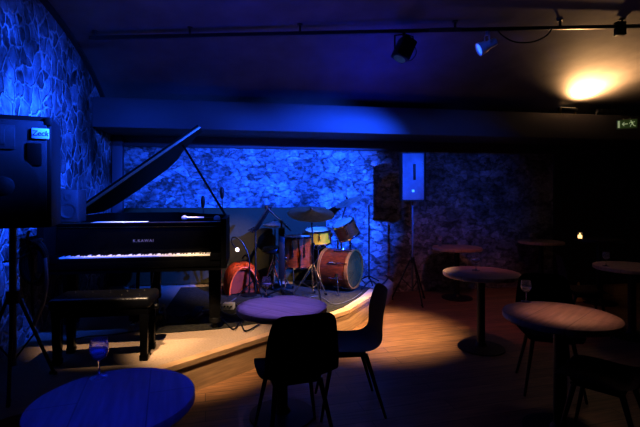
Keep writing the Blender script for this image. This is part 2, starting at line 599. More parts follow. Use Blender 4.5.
for dx in (-0.075, 0.075):
    ly_.tube([(0.75 + dx, 0.42, 0.62), (0.75 + dx * 1.2, 0.42, 0.14)], 0.016, 10)
ly_.box((0.75, 0.42, 0.12), (0.30, 0.10, 0.05), 0.01)
ly = ly_.build('pedal_lyre', M['lacquer'], gp)
for dx in (-0.085, 0, 0.085):
    MB().box((0.75 + dx, 0.325, 0.10), (0.05, 0.13, 0.012), 0.004, taper=0.8).build('pedal', M['brass'], ly)
MB().tube([(0.75, 0.47, 0.60), (0.75, 0.72, 0.62)], 0.01).tube([(0.75, 0.46, 0.15), (0.75, 0.78, 0.62)], 0.007).build('lyre_brace', M['brass'], gp)
# lid: hinged on the left long side, main leaf from y=0.75, front flap folded back on top
LA = math.radians(36.5)
lidm = Matrix.Translation((0, 0, 1.058)) @ Matrix.Rotation(-LA, 4, 'Y')
lo = [(0.0, 0.75)] + [(x, y) for x, y in cur if y > 0.75]
lo = [(0.0, 0.75), (1.505, 0.75)] + [(x, y) for x, y in cur if y > 0.76]
ld = MB().prism(lo, 0.0, 0.026, lidm).build('lid', M['lacquer_rim'], gp, 30)
MB().box((0.752, 0.744, 0.013), (1.50, 0.012, 0.027), 0.003).build('lid_front_edge', M['lid_edge'], ld).data.transform(lidm)
MB().prism([(0.0, 0.752), (1.495, 0.752), (1.495, 1.14), (0.0, 1.14)], 0.028, 0.05, lidm).build('front_flap', M['lacquer_rim'], ld, 30)
lt = lidm @ Vector((1.24, 0.95, -0.002))
pb = Vector((1.452, 0.80, 1.045))
MB().tube([pb, lt], 0.012, 8).build('lid_prop', M['lacquer'], gp)

# things lying on the piano
pp = MB()
pp.box((-1.25, 4.12, SZ + 1.0135), (0.26, 0.17, 0.004)).box((-1.02, 4.11, SZ + 1.0135), (0.20, 0.16, 0.004), rot=Matrix.Rotation(0.1, 3, 'Z'))
tag(pp.build('sheet_music', M['paper']), 'pale open music sheets lying on top of the piano', 'sheet music')
mc = thing('microphone', 'silver microphone on a short bar laid across the piano top', 'microphone', (0, 0, 0))
p0 = PZ(184, 218, 3.98)
p1 = PZ(204, 218.2, 4.02)
p2 = PZ(217, 216.5, 4.05)
zt = SZ + 1.012
z3 = zt + 0.034
for q in (p0, p1, p2):
    q.z = z3
MB().lathe([(0.004, -0.03), (0.018, -0.024), (0.024, -0.006), (0.022, 0.012), (0.012, 0.022)], Matrix.Translation(p0) @ align(p0 - p1), 16).build('microphone_head', M['white'], mc)
MB().tube([p0, p1], [0.012, 0.010], 12).build('microphone_body', M['silver'], mc)
MB().tube([p1, p2], 0.007, 8).build('boom_bar', M['iron'], mc)
MB().lathe([(0.03, -0.022), (0.032, -0.004), (0.024, 0.012), (0.008, 0.02)], Matrix.Translation(p2 + Vector((0.0, 0, 0))), 16).build('counterweight', M['white'], mc)

# small monitor speaker on the piano
ms = thing('monitor_speaker', 'small black monitor speaker standing on the left end of the piano', 'speaker', (-1.555, 4.12, SZ + 1.01))
MB().box((-0.005, 0, 0.155), (0.17, 0.20, 0.29), 0.012).build('cabinet', M['grille'], ms)
MB().lathe([(0.062, 0), (0.066, 0.006), (0.055, 0.004), (0.02, -0.012)], Matrix.Translation((0, -0.103, 0.11)) @ Matrix.Rotation(PI / 2, 4, 'X'), 24).build('woofer', M['grille'], ms)
MB().lathe([(0.024, 0), (0.026, 0.004), (0.014, 0.003)], Matrix.Translation((0, -0.103, 0.23)) @ Matrix.Rotation(PI / 2, 4, 'X'), 20).build('tweeter', M['grille'], ms)
for x in (-0.07, 0.07):
    MB().lathe([(0.014, 0), (0.014, 0.012)], Matrix.Translation((x, -0.05, 0)), 10).build('foot', M['black'], ms)

# two clip microphones standing over the strings
for (px, py0, py1, lab) in ((203, 196, 214, 'slim black clip microphone over the piano strings left of the lid prop'), (222, 187, 214, 'slim black clip microphone over the piano strings right of the lid prop')):
    Z = 5.0
    a, c = PZ(px, py0, Z), PZ(px, py0 + 12, Z)
    e = PZ(px - 1, py1, Z)
    e.z = SZ + 0.84
    cm = thing('clip_microphone', lab, 'microphone', e, 0, 'clip microphones in the piano')
    a, c = a - e, c - e
    MB().lathe([(0.006, 0.0), (0.02, 0.02), (0.024, 0.09), (0.018, 0.13), (0.006, 0.14)], Matrix.Translation(c), 12).build('capsule', M['black'], cm)
    MB().tube([Vector((0, 0, 0)), c * 0.5 + Vector((0.02, 0, 0)), c], 0.005, 6).build('gooseneck', M['black'], cm)

# bench
bn = thing('piano_bench', 'black padded piano bench in front of the keyboard', 'bench', PH(104, 350, SZ), 0)
bb = bn.location.copy()
b2 = W((107 - 320) / F * 3.33, 3.33, SZ)
bn.location = b2
MB().box((0, 0, 0.445), (0.72, 0.34, 0.09), 0.03, seg=4).build('cushion', M['black_soft'], bn)
bt = bn.children[0]
for i in range(5):
    for j in range(2):
        MB().lathe([(0.004, 0.001), (0.009, 0.004), (0.006, 0.008)], Matrix.Translation((-0.26 + 0.13 * i, -0.08 + 0.16 * j, 0.486)), 10).build('button', M['black_soft'], bt)
MB().box((0, 0, 0.375), (0.68, 0.31, 0.055), 0.006).build('apron', M['lacquer'], bn)
for sx in (-1, 1):
    for sy in (-1, 1):
        l = MB().box((sx * 0.305, sy * 0.125, 0.19), (0.05, 0.05, 0.34), 0.005, taper=1.25).build('leg', M['lacquer'], bn)
        MB().box((sx * 0.305, sy * 0.125, 0.0225), (0.062, 0.062, 0.045), 0.008).build('foot', M['lacquer'], l)
    MB().lathe([(0.02, 0), (0.022, 0.03), (0.012, 0.04)], Matrix.Translation((sx * 0.345, 0, 0.375)) @ Matrix.Rotation(sx * PI / 2, 4, 'Y'), 14).build('knob', M['black'], bn)


# ------------------------------------------------------------------ loudspeakers
SPR = math.radians(24) - TH
SPL = W(-0.752 * 2.62, 2.62, 1.30)
sp = thing('loudspeaker', 'large black loudspeaker with a white maker badge at the far left', 'speaker', SPL, SPR)
SWd, SHt = 0.56, 0.70
MB().box((0, 0.17, SHt / 2), (SWd, 0.40, SHt), 0.012).build('cabinet', M['black'], sp)
MB().box((0, -0.034, SHt / 2), (SWd - 0.05, 0.012, SHt - 0.06), 0.005).build('grille', M['grille'], sp)
wm = Matrix.Rotation(PI / 2, 4, 'X')
MB().lathe([(0.19, 0.0), (0.195, 0.008), (0.18, 0.010), (0.06, 0.004), (0.05, 0.012), (0.01, 0.016)], Matrix.Translation((0.03, -0.041, 0.26)) @ wm, 40).build('woofer', M['grille'], sp)
MB().box((-0.06, -0.044, 0.56), (0.30, 0.010, 0.15), 0.004).box((-0.06, -0.050, 0.56), (0.20, 0.006, 0.09), 0.002).build('horn', M['grille'], sp)
MB().box((0.19, -0.043, 0.46), (0.08, 0.010, 0.14), 0.004).build('bass_port', M['black'], sp)
bd = MB().box((0.222, -0.046, 0.590), (0.094, 0.012, 0.066), 0.004).build('badge', M['badge'], sp)
text('badge_lettering', 'Zeck', 0.046, Matrix.Translation((0.222, -0.0525, 0.590)) @ Matrix.Rotation(PI / 2, 4, 'X'), M['ink'], bd, 0.0008, 0.95, 0.15)
for sx in (-1, 1):
    for z in (0.03, 0.67):
        MB().box((sx * 0.262, -0.02, z), (0.04, 0.05, 0.05), 0.008).build('corner_guard', M['iron'], sp)
MB().lathe([(0.03, 0.002), (0.03, -0.004)], Matrix.Translation((0.045, 0.12, 0)), 16).build('pole_socket', M['iron'], sp)


def speaker_stand(lab, loc, h, r=0.018, spread=0.45, m=None, rot=0.3):
    m = m or M['iron']
    s = thing('speaker_stand', lab, 'stand', loc)
    MB().tube([(0, 0, 0.16), (0, 0, h)], r, 12).build('pole', m, s)
    MB().tube([(0, 0, 0.56), (0, 0, 0.64)], r * 1.9, 12).build('collar', M['black'], s)
    for k in range(3):
        a = rot + k * 2 * PI / 3
        d = Vector((math.cos(a), math.sin(a), 0))
        l = MB().tube([d * 0.03 + Vector((0, 0, 0.60)), d * spread + Vector((0, 0, 0.015))], 0.011, 8).build('leg', M['iron'], s)
        MB().tube([d * (spread - 0.03) + Vector((0, 0, 0.03)), d * (spread + 0.012) + Vector((0, 0, 0.011))], [0.013, 0.012], 8).build('rubber_foot', M['black'], l)
        MB().tube([Vector((0, 0, 0.20)) + d * 0.015, d * spread * 0.5 + Vector((0, 0, 0.33))], 0.006, 6).build('brace', M['iron'], s)
    return s


lp = W(-0.752 * 2.62, 2.62, 0) + RZ(SPR) @ Vector((0.045, 0.12, 0))
lp.z = SZ
speaker_stand('grey pole stand carrying the large loudspeaker at the far left', (lp.x, lp.y, SZ if lp.y > 2.6 else 0), 1.295 - (SZ if lp.y > 2.6 else 0) , 0.02, 0.26, M['spk_blue'], 0.9)

zr = 6.02
rs = W((412.5 - 320) / F * zr, zr, 1.43)
sp2 = thing('loudspeaker', 'grey loudspeaker on a thin pole stand by the right back stone wall', 'speaker', rs, -0.32)
ol = [(-0.155, -0.14), (0.155, -0.14), (0.185, 0.02), (0.10, 0.18), (-0.10, 0.18), (-0.185, 0.02)]
MB().prism(ol, 0, 0.675).build('cabinet', M['black'], sp2, 20)
MB().box((0, -0.147, 0.337), (0.29, 0.014, 0.64), 0.006).build('grille', M['spk_blue'], sp2)
MB().box((0.02, -0.157, 0.40), (0.035, 0.008, 0.22), 0.004).build('horn_slot', M['black'], sp2)
MB().lathe([(0.02, 0), (0.02, 0.004)], Matrix.Translation((0.0, -0.155, 0.14)) @ wm, 16).build('emblem', M['badge'], sp2)
speaker_stand('thin dark tripod stand under the grey loudspeaker by the back wall', (rs.x, rs.y, 0), 1.43, 0.014, 0.30, M['cable_grey'], 0.6)

# ------------------------------------------------------------------ drums
def drum(t, c, axis, R, depth, shellm, hoopm, headm, bottom=None, lugs=8, hoop_d=0.03):
    """c = centre of the top head; axis = direction the top head faces."""
    mt = Matrix.Translation(c) @ align(axis)
    MB().lathe([(R, -depth), (R, 0)], mt, 40).build('shell', shellm, t, 30)
    for z in (0, -depth):
        MB().lathe([(R - 0.004, z - hoop_d / 2), (R + 0.012, z - hoop_d / 2), (R + 0.012, z + hoop_d / 2), (R - 0.004, z + hoop_d / 2)], mt, 40, False, True).build('hoop', hoopm, t, 30)
    MB().lathe([(R - 0.006, 0.004), (R * 0.6, 0.007), (0.002, 0.008)], mt, 40).build('drum_head', headm, t)
    MB().lathe([(R - 0.006, -depth - 0.004), (0.002, -depth - 0.006)], mt, 40).build('drum_head', bottom or headm, t)
    for k in range(lugs):
        a = 2 * PI * (k + 0.5) / lugs
        x, y = (R + 0.012) * math.cos(a), (R + 0.012) * math.sin(a)
        l = MB().tube([mt @ Vector((x, y, -depth * 0.30)), mt @ Vector((x, y, -depth * 0.62))], 0.010, 8).build('lug', M['chrome'], t)
        MB().tube([mt @ Vector((x * 1.03, y * 1.03, 0.022)), mt @ Vector((x * 1.02, y * 1.02, -depth * 0.4))], 0.004, 6).build('tension_rod', M['chrome'], l)
    return mt


ZK = 5.62
# bass drum
bc = W((354 - 320) / F * ZK, ZK, SZ + 0.285)
bdir = (RX * 0.86 - AX * 0.50).normalized()
bd_ = thing('bass_drum', 'cherry red bass drum with dark front head facing right', 'drum', (bc.x, bc.y, SZ))
drum(bd_, Vector((0, 0, 0.285)), bdir, 0.245, 0.40, M['drum'], M['hoop'], M['skin_dark'], M['skin'], 8, 0.04)
bb_ = -bdir
sd = Vector((-bdir.y, bdir.x, 0))
for sg in (-1, 1):
    q0 = Vector((0, 0, 0.22)) + bb_ * 0.12 + sd * sg * 0.25
    q1 = Vector((0, 0, 0.013)) + bb_ * 0.02 + sd * sg * 0.40
    MB().tube([q0, q1], 0.008, 8).tube([q0 + Vector((0, 0, 0.03)), q0 - Vector((0, 0, 0.03))], 0.018, 8).build('spur', M['chrome'], bd_)
tmn = bb_ * 0.18 + Vector((0, 0, 0.53))
MB().box(tmn, (0.06, 0.06, 0.03), 0.006).tube([tmn, tmn + Vector((-0.02, 0.02, 0.22))], 0.011, 8).build('tom_bracket', M['chrome'], bd_)
# rack tom
rc = PZ(343, 223, 5.72)
rt = thing('rack_tom', 'small cherry red tom drum tilted above the bass drum', 'drum', rc)
rax = (Vector((0, 0, 1)) * 0.88 - RX * 0.42 - AX * 0.22).normalized()
drum(rt, Vector((0, 0, 0)), rax, 0.15, 0.20, M['drum'], M['chrome'], M['skin'], None, 6, 0.02)
# floor tom
fc = W((297 - 320) / F * 5.5, 5.5, SZ)
ft = thing('floor_tom', 'large cherry red floor tom on three chrome legs', 'drum', fc)
drum(ft, Vector((0, 0, 0.72)), (0, 0, 1), 0.178, 0.38, M['drum'], M['chrome'], M['skin'], None, 8, 0.022)
for k in range(3):
    a = -0.4 + k * 2 * PI / 3
    d = Vector((math.cos(a), math.sin(a), 0))
    l = MB().tube([d * 0.20 + Vector((0, 0, 0.60)), d * 0.20 + Vector((0, 0, 0.12)), d * 0.235 + Vector((0, 0, 0.012))], 0.007, 8).box(d * 0.195 + Vector((0, 0, 0.45)), (0.03, 0.03, 0.06), 0.006).build('leg', M['chrome'], ft)
    MB().lathe([(0.014, 0.009), (0.014, 0.035), (0.008, 0.04)], Matrix.Translation(d * 0.235), 10).build('rubber_foot', M['black'], l)
# snare
sc_ = W((318 - 320) / F * 5.85, 5.85, SZ)
sn = thing('snare_drum', 'gold snare drum with white head between the two red toms', 'drum', sc_)
drum(sn, Vector((0, 0, 0.78)), (-0.06, -0.12, 1), 0.178, 0.17, M['gold'], M['chrome'], M['skin'], None, 8, 0.02)
MB().tube([(0, 0, 0.20), (0, 0, 0.57)], 0.012).build('stand_pole', M['chrome'], sn)
for k in range(3):
    a = 0.5 + k * 2 * PI / 3
    d = Vector((math.cos(a), math.sin(a), 0))
    MB().tube([Vector((0, 0, 0.40)), d * 0.25 + Vector((0, 0, 0.012))], 0.009).build('stand_leg', M['chrome'], sn)
    MB().tube([Vector((0, 0, 0.50)), d * 0.20 + Vector((0, 0, 0.575))], 0.007).build('basket_arm', M['chrome'], sn)


def cymbal_stand(name, lab, base, top, R, tilt, m, spread=0.30, rot=0.4):
    t = thing(name, lab, 'cymbal', (base.x, base.y, SZ))
    tp = Vector(top) - Vector((base.x, base.y, SZ))
    kn = Vector((0, 0, tp.z * 0.62))
    MB().tube([(0, 0, 0.10), kn], 0.013, 10).build('lower_tube', M['chrome'], t)
    MB().tube([kn, tp + Vector((0, 0, 0.03))], 0.008, 10).build('upper_tube', M['iron'], t)
    MB().tube([kn - Vector((0, 0, 0.03)), kn + Vector((0, 0, 0.03))], 0.02, 10).build('collar', M['chrome'], t)
    mt = Matrix.Translation(tp) @ align(tilt)
    MB().lathe([(0.006, 0.026), (0.035, 0.024), (0.06, 0.008), (R * 0.6, -0.006), (R, -0.020), (R, -0.0225), (R * 0.6, -0.009), (0.06, 0.004), (0.006, 0.020)], mt, 48).build('cymbal', m, t)
    MB().lathe([(0.012, 0.026), (0.014, 0.045), (0.006, 0.055)], mt, 12).build('wing_nut', M['black'], t)
    for k in range(3):
        a = rot + k * 2 * PI / 3
        d = Vector((math.cos(a), math.sin(a), 0))
        l = MB().tube([Vector((0, 0, 0.42)) + d * 0.015, d * spread + Vector((0, 0, 0.014))], 0.009, 8).build('leg', M['chrome'], t)
        MB().tube([Vector((0, 0, 0.13)) + d * 0.01, d * spread * 0.55 + Vector((0, 0, 0.20))], 0.006, 6).build('brace', M['chrome'], t)
        MB().tube([d * (spread - 0.02) + Vector((0, 0, 0.025)), d * (spread + 0.012) + Vector((0, 0, 0.013))], 0.013, 8).build('rubber_foot', M['black'], l)
    return t


rb = W((313 - 320) / F * 5.15, 5.15, SZ)
cymbal_stand('ride_cymbal', 'wide bronze cymbal on a chrome tripod above the floor tom', rb, PZ(311, 212.5, 5.15), 0.285, RX * 0.05 - AX * 0.30 + Vector((0, 0, 1)), M['bronze'], 0.26, 0.75)
cb = W((338 - 320) / F * 6.05, 6.05, SZ)
cymbal_stand('crash_cymbal', 'pale cymbal tilted steeply behind the rack tom', cb, PZ(348, 201, 6.02), 0.20, -RX * 0.42 - AX * 0.22 + Vector((0, 0, 1)), M['bronze_lit'], 0.22, 0.2)
hb = W((275 - 320) / F * 5.85, 5.85, SZ)
hh = cymbal_stand('hi_hat', 'pair of hi-hat cymbals on a chrome stand behind the black microphone stand', hb, PZ(275, 223.5, 5.85), 0.165, RX * 0.02 - AX * 0.03 + Vector((0, 0, 1)), M['bronze_lit'], 0.20, 0.3)
MB().lathe([(0.006, -0.030), (0.05, -0.028), (0.165, -0.008), (0.165, -0.005), (0.05, -0.022), (0.006, -0.024)], Matrix.Translation(PZ(275, 223.5, 5.85) - Vector((hb.x, hb.y, SZ)) - Vector((0, 0, 0.03))), 40).build('lower_cymbal', M['bronze_lit'], hh)
# drum stool
ds = thing('drum_stool', 'round black drum stool on chrome tripod left of the floor tom', 'stool', W((274 - 320) / F * 5.62, 5.62, SZ))
MB().lathe([(0.02, 0.50), (0.13, 0.50), (0.15, 0.515), (0.155, 0.55), (0.14, 0.575), (0.02, 0.58)], None, 28).build('seat', M['black_soft'], ds)
MB().tube([(0, 0, 0.12), (0, 0, 0.50)], 0.016).build('post', M['chrome'], ds)
for k in range(3):
    a = 1.1 + k * 2 * PI / 3
    d = Vector((math.cos(a), math.sin(a), 0))
    MB().tube([Vector((0, 0, 0.34)), d * 0.19 + Vector((0, 0, 0.013))], 0.011).build('leg', M['chrome'], ds)
# drum kick pedal
kp = thing('kick_pedal', 'metal kick pedal on the rug behind the bass drum', 'pedal', Vector((bc.x, bc.y, SZ + 0.004)) - bdir * 0.56)
kr = math.atan2(bdir.y, bdir.x)
kp.rotation_euler.z = kr
MB().box((-0.06, 0, 0.05), (0.24, 0.08, 0.012), 0.004, rot=Matrix.Rotation(-0.28, 3, 'Y')).build('footboard', M['chrome'], kp)
MB().box((-0.05, 0, 0.006), (0.30, 0.09, 0.010), 0.003).tube([(0.08, -0.045, 0.01), (0.08, -0.045, 0.2)], 0.008).tube([(0.08, 0.045, 0.01), (0.08, 0.045, 0.2)], 0.008).tube([(0.08, -0.05, 0.19), (0.08, 0.05, 0.19)], 0.007).build('frame', M['iron'], kp)
MB().tube([(0.08, 0, 0.19), (0.115, 0, 0.29)], 0.005).lathe([(0.016, -0.03), (0.02, 0), (0.016, 0.03)], Matrix.Translation((0.118, 0, 0.30)) @ Matrix.Rotation(PI / 2, 4, 'Y'), 12).build('beater', M['white'], kp)


# mic / music stands on stage
def mic_stand(lab, base, pole_h, boom_pts, m=None, tri=0.26, rot=0.2, cap=True):
    m = m or M['iron']
    t = thing('microphone_stand', lab, 'stand', base)
    MB().tube([(0, 0, 0.06), (0, 0, pole_h)], 0.011, 10).build('pole', m, t)
    for k in range(3):
        a = rot + k * 2 * PI / 3
        d = Vector((math.cos(a), math.sin(a), 0))
        MB().tube([Vector((0, 0, 0.11)), d * tri + Vector((0, 0, 0.013))], 0.009).build('leg', m, t)
    if boom_pts:
        pts = [p - Vector(base) for p in boom_pts]
        MB().tube(pts, 0.008, 8).build('boom_arm', m, t)
        MB().lathe([(0.02, -0.025), (0.02, 0.025)], Matrix.Translation((0, 0, pole_h)) @ Matrix.Rotation(PI / 2, 4, 'X'), 12).build('clutch', M['black'], t)
        if cap:
            d = (pts[0] - pts[-1]).normalized()
            h = MB().lathe([(0.010, -0.10), (0.017, -0.02), (0.026, 0.0), (0.027, 0.03), (0.012, 0.05)], Matrix.Translation(pts[0]) @ align(d), 14).build('microphone', M['black'], t)
    return t


zb = 5.2
mb_ = W((281.5 - 320) / F * zb, zb, SZ)
tp = PZ(281.5, 222, zb)
mic_stand('thick black microphone boom stand left of the floor tom', mb_, tp.z - SZ, [PZ(268, 209, zb), tp, PZ(291, 231, zb)], M['black'], 0.25, 0.9)
mst = [o for o in C.objects if o.name.startswith('microphone_stand')][-1]
MB().box((0.0, -0.02, 0.55), (0.075, 0.05, 0.62), 0.012).build('cable_sleeve', M['black'], mst)
w0 = W((369 - 320) / F * 6.1, 6.1, SZ)
mic_stand('bare thin black stand before the bright blue stone wall', w0, 1.12, None, M['black'], 0.2, 0.5)
msd = thing('music_stand', 'black music stand seen edge on, left of the drums', 'music stand', W((255.5 - 320) / F * 5.3, 5.3, SZ))
MB().tube([(0, 0, 0.05), (0, 0, 0.83)], 0.010).build('pole', M['iron'], msd)
dr = RZ(-TH) @ Matrix.Rotation(math.radians(-58), 4, 'Y') @ Matrix.Translation((0, 0, 0))
MB().box((0.155, 0.0, 0.0), (0.36, 0.46, 0.014), 0.004).box((-0.02, 0.0, 0.03), (0.012, 0.46, 0.05), 0.003).build('desk', M['black'], msd).data.transform(Matrix.Translation((0.005, 0, 0.83)) @ dr)
for k in range(3):
    a = 0.9 + k * 2 * PI / 3
    d = Vector((math.cos(a), math.sin(a), 0))
    MB().tube([Vector((0, 0, 0.22)), d * 0.22 + Vector((0, 0, 0.012))], 0.007).build('leg', M['iron'], msd)

# small bright lamp on a gooseneck
zl = 4.75
lb = PH(249, 287, SZ)
lb = W((249 - 320) / F * 5.35, 5.35, SZ + 0.004)
gl = thing('gooseneck_lamp', 'tiny lit lamp on a black gooseneck beside the red bag', 'lamp', lb)
gp_ = [Vector((0, 0, 0.012))] + [PZ(x, y, 5.35) - lb for x, y in ((249.5, 262), (245, 247), (239, 239), (233, 237.5), (231.5, 242), (236, 248.5))]
MB().tube(smooth_pts(gp_, 6), 0.008, 8).build('gooseneck', M['black'], gl)
MB().lathe([(0.10, 0.0), (0.10, 0.012), (0.03, 0.024)], None, 24).build('base', M['iron'], gl)
MB().lathe([(0.004, -0.026), (0.02, -0.018), (0.026, 0), (0.02, 0.018), (0.004, 0.026)], Matrix.Translation(PZ(237.2, 249.7, 5.33) - lb), 16).build('bulb', M['bulb'], gl)

# red bag
zb = 5.55
rbp = W((241.5 - 320) / F * zb, zb, SZ + 0.004)
rb_ = thing('padded_bag', 'rounded orange red padded bag standing behind the piano', 'bag', rbp, -TH + 0.35)


def bagf(u, v):
    a = PI * u
    R0 = 0.225 + 0.02 * math.sin(3 * a)
    prof_r = [0.80, 0.97, 1.0, 0.95, 0.72, 0.35, 0.02]
    prof_y = [-0.20, -0.13, 0.0, 0.12, 0.21, 0.26, 0.275]
    k = v * 6
    i = min(5, int(k))
    f = k - i
    r = prof_r[i] * (1 - f) + prof_r[i + 1] * f
    y = prof_y[i] * (1 - f) + prof_y[i + 1] * f
    return Vector((-math.cos(a) * R0 * r * (1.0), y, 0.015 + math.sin(a) * R0 * r * 1.85))


MB().grid(bagf, 28, 18, 0.014).build('body', M['red_bag'], rb_, 60)
MB().grid(lambda u, v: Vector((-math.cos(PI * u) * 0.175 * v, -0.17 + 0.05 * (1 - v), 0.016 + math.sin(PI * u) * 0.31 * v)), 24, 6).build('front_panel', M['red_shade'], rb_)  # closed front face of the bag, coloured as if in shade
MB().tube([(0.19 * math.cos(t * PI / 14) * 0.97, -0.205, 0.015 + 0.335 * math.sin(t * PI / 14)) for t in range(15)], 0.012, 8).build('piping', M['red_bag'], rb_)
MB().tube(smooth_pts([(0.02, 0.06, 0.425), (0.06, 0.03, 0.47), (0.10, 0.0, 0.42)], 6), 0.011, 8).build('handle', M['black'], rb_)

# grey backdrop panel
zp0 = 6.16
bx0, bx1 = -1.70, 1.12
bp_ = thing('backdrop_panel', 'low dark grey felt screen standing behind the drum kit and piano', 'screen', ((bx0 + bx1) / 2, 6.22, SZ + 0.004))
MB().box((0, 0, 0.545), (bx1 - bx0, 0.04, 1.07), 0.008).build('panel', M['panel'], bp_)
for x in (-1.25, 0.0, 1.25):
    MB().box((x, 0, 0.016), (0.06, 0.26, 0.03), 0.006).build('foot', M['iron'], bp_)


# ------------------------------------------------------------------ cables and floor boxes on stage
def cable(lab, pts, r=0.007, m=None, cat='cable', name='cable'):
    o = MB().tube(smooth_pts(pts, 7), r, 6).build(name, m or M['cable'])
    return tag(o, lab, cat)


def S(px, py, dz=0.016):
    return PH(px, py, SZ + dz)


cable('black cable looping on the rug left of the round table', [S(208, 322), S(220, 318), S(233, 329), S(240, 322), S(246, 331), S(262, 322)])
cable('grey cable curling over the rug near the piano leg', [S(222, 306), S(232, 302), S(240, 309), S(231, 315), S(222, 309), S(236, 298)], 0.008, M['cable_grey'])
cable('grey cable lying across the rug below the ride cymbal', [S(280, 297), S(296, 301), S(318, 296), S(334, 304), S(352, 299), S(362, 292)], 0.004, M['cable_grey'])
cable('black cable trailing right of the bass drum towards the wall', [S(362, 289), S(371, 281), S(380, 285), S(388, 277), S(378, 272), S(390, 270)], 0.009)
cable('grey cable running on the pale boards right of the drums', [S(366, 283), S(375, 278), S(386, 281), S(376, 289), S(368, 286)], 0.006, M['cable_grey'])
cable('thin cable lying on the stage behind the piano bench', [S(66, 342), S(85, 337), S(110, 335), S(135, 331), S(160, 325), S(178, 322)], 0.006)
cable('black cable snaking beside the piano lyre on the rug', [S(150, 315), S(165, 312), S(178, 318), S(190, 313), S(200, 319)], 0.006)

fp = thing('volume_pedal', 'black wedge foot pedal on the rug beside the piano leg', 'pedal', S(195, 319, 0.008), -0.3)
MB().box((0, 0, 0.018), (0.10, 0.24, 0.03), 0.006).build('base', M['black'], fp)
MB().box((0, 0.01, 0.062), (0.09, 0.24, 0.022), 0.006, rot=Matrix.Rotation(0.25, 3, 'X')).build('treadle', M['black'], fp)
ps = thing('power_strip', 'white power strip lying on the rug by the piano leg', 'power strip', S(211, 313, 0.008), 0.35)
MB().box((0, 0, 0.02), (0.20, 0.055, 0.036), 0.006).build('body', M['white'], ps)
for i in range(3):
    MB().lathe([(0.018, 0), (0.018, 0.002)], Matrix.Translation((-0.055 + 0.055 * i, 0, 0.0385)), 14).build('socket', M['cable_grey'], ps)
db = thing('stage_box', 'small pale connector box on the rug right of the piano leg', 'box', S(229, 309, 0.008), -0.2)
MB().box((0, 0, 0.035), (0.12, 0.09, 0.065), 0.006).build('case', M['white'], db)
for i in range(3):
    MB().lathe([(0.01, 0), (0.01, 0.012)], Matrix.Translation((-0.035 + 0.035 * i, -0.045, 0.04)) @ wm, 10).build('jack', M['iron'], db)
wd = thing('water_bottle', 'small clear bottle on the stage behind the bench', 'bottle', S(163, 322, 0.001))
MB().lathe([(0.004, 0.0), (0.03, 0.002), (0.032, 0.02), (0.032, 0.11), (0.014, 0.14), (0.013, 0.155)], None, 16).build('body', M['glass'], wd)
MB().lathe([(0.015, 0.152), (0.015, 0.17), (0.004, 0.172)], None, 12).build('cap', M['white'], wd)

# hanging cables and hose on left wall
cable('thin cable strung along the left stone wall under the loudspeaker', [PZ(3, 262, 2.7), PZ(16, 259, 2.8), PZ(30, 252, 3.0), PZ(40, 245, 3.1)], 0.007, M['cable'])
cable('black cable drooping from the large loudspeaker down the left wall', [PZ(29, 231, 2.75), PZ(27, 243, 2.76), PZ(33, 258, 2.78), PZ(32, 285, 2.78), PZ(33, 315, 2.78)], 0.008)
cc = thing('cable_coil', 'coiled black cable bundle with a loose end coloured as if lit, hanging by the left stone wall', 'cable', PZ(37, 262, 3.05))
MB().tube(smooth_pts([PZ(px, py, 3.0) - cc.location for px, py in ((45, 258), (46.5, 284), (43, 303), (38, 315), (33, 327))]), 0.014, 8).build('loose_end', M['white'], cc)  # white in place of the blue light falling on this cable
for k in range(5):
    w_, h_ = 0.055 + 0.006 * k, 0.13 + 0.012 * (k % 3)
    pts = [Vector((0.0 + w_ * math.cos(t * PI / 10), -0.02 * k + 0.03, h_ * math.sin(t * PI / 10) - 0.02 * (k % 2))) for t in range(21)]
    MB().tube(pts, 0.014, 8).build('loop', M['cable'], cc)
MB().tube([(0, 0.07, 0.155), (0, -0.11, 0.155)], 0.012).build('hook', M['iron'], cc)


# ------------------------------------------------------------------ tables, glasses, chairs
def make_table(R, H, lab, loc, rotz=0.0, group='round wooden tables'):
    t = thing('round_table', lab, 'table', loc, rotz, group)
    top = MB().lathe([(0.002, H), (R - 0.008, H), (R - 0.002, H - 0.003), (R, H - 0.008), (R, H - 0.034), (R - 0.006, H - 0.04), (0.002, H - 0.04)], None, 72).build('tabletop', M['table'], t, 30)
    MB().tube([(0, 0, 0.02), (0, 0, H - 0.06)], 0.038, 20).build('column', M['iron'], t)
    MB().box((0, 0, H - 0.052), (0.40 * R / 0.35, 0.06, 0.022), 0.004).box((0, 0, H - 0.052), (0.06, 0.40 * R / 0.35, 0.022), 0.004).build('top_bracket', M['iron'], t)
    MB().lathe([(0.002, 0.0), (0.22, 0.0), (0.22, 0.012), (0.06, 0.03), (0.04, 0.06), (0.002, 0.06)], None, 40).build('base', M['iron'], t)
    return t


T = {}
for key, px, py, R, H, lab in (
        ('front', 114, 398, 0.288, 0.75, 'round table lit deep blue in the bottom left corner'),
        ('middle', 282, 305.5, 0.308, 0.75, 'round table with purple sheen before the stage, between two chairs'),
        ('near', 560, 314, 0.338, 0.75, 'nearest round wooden table on the right, pale brown top'),
        ('mid_right', 481, 272, 0.363, 0.75, 'pinkish round table behind the nearest right table'),
        ('wall', 457, 247, 0.355, 0.75, 'small pinkish round table under the right loudspeaker by back wall'),
        ('far', 541, 241, 0.33, 0.795, 'dim reddish round table far back right of the wall table'),
        ('edge', 632, 266, 0.36, 0.75, 'dim reddish round table cut by the right edge of the frame'),
        ('candle', 586, 245, 0.30, 0.90, 'round table far back, its top blackened as shade, carrying the lit candle')):
    p = PH(px, py, H)
    if key == 'candle':
        p = W(3.93, 6.0, H)
    p.z = 0
    T[key] = make_table(R, H, lab, p, {'front': 1.75, 'middle': 2.4, 'near': 0.6}.get(key, random.uniform(0, 3)))
    T[key]['H'] = H
for t in T.values():
    del t['H']
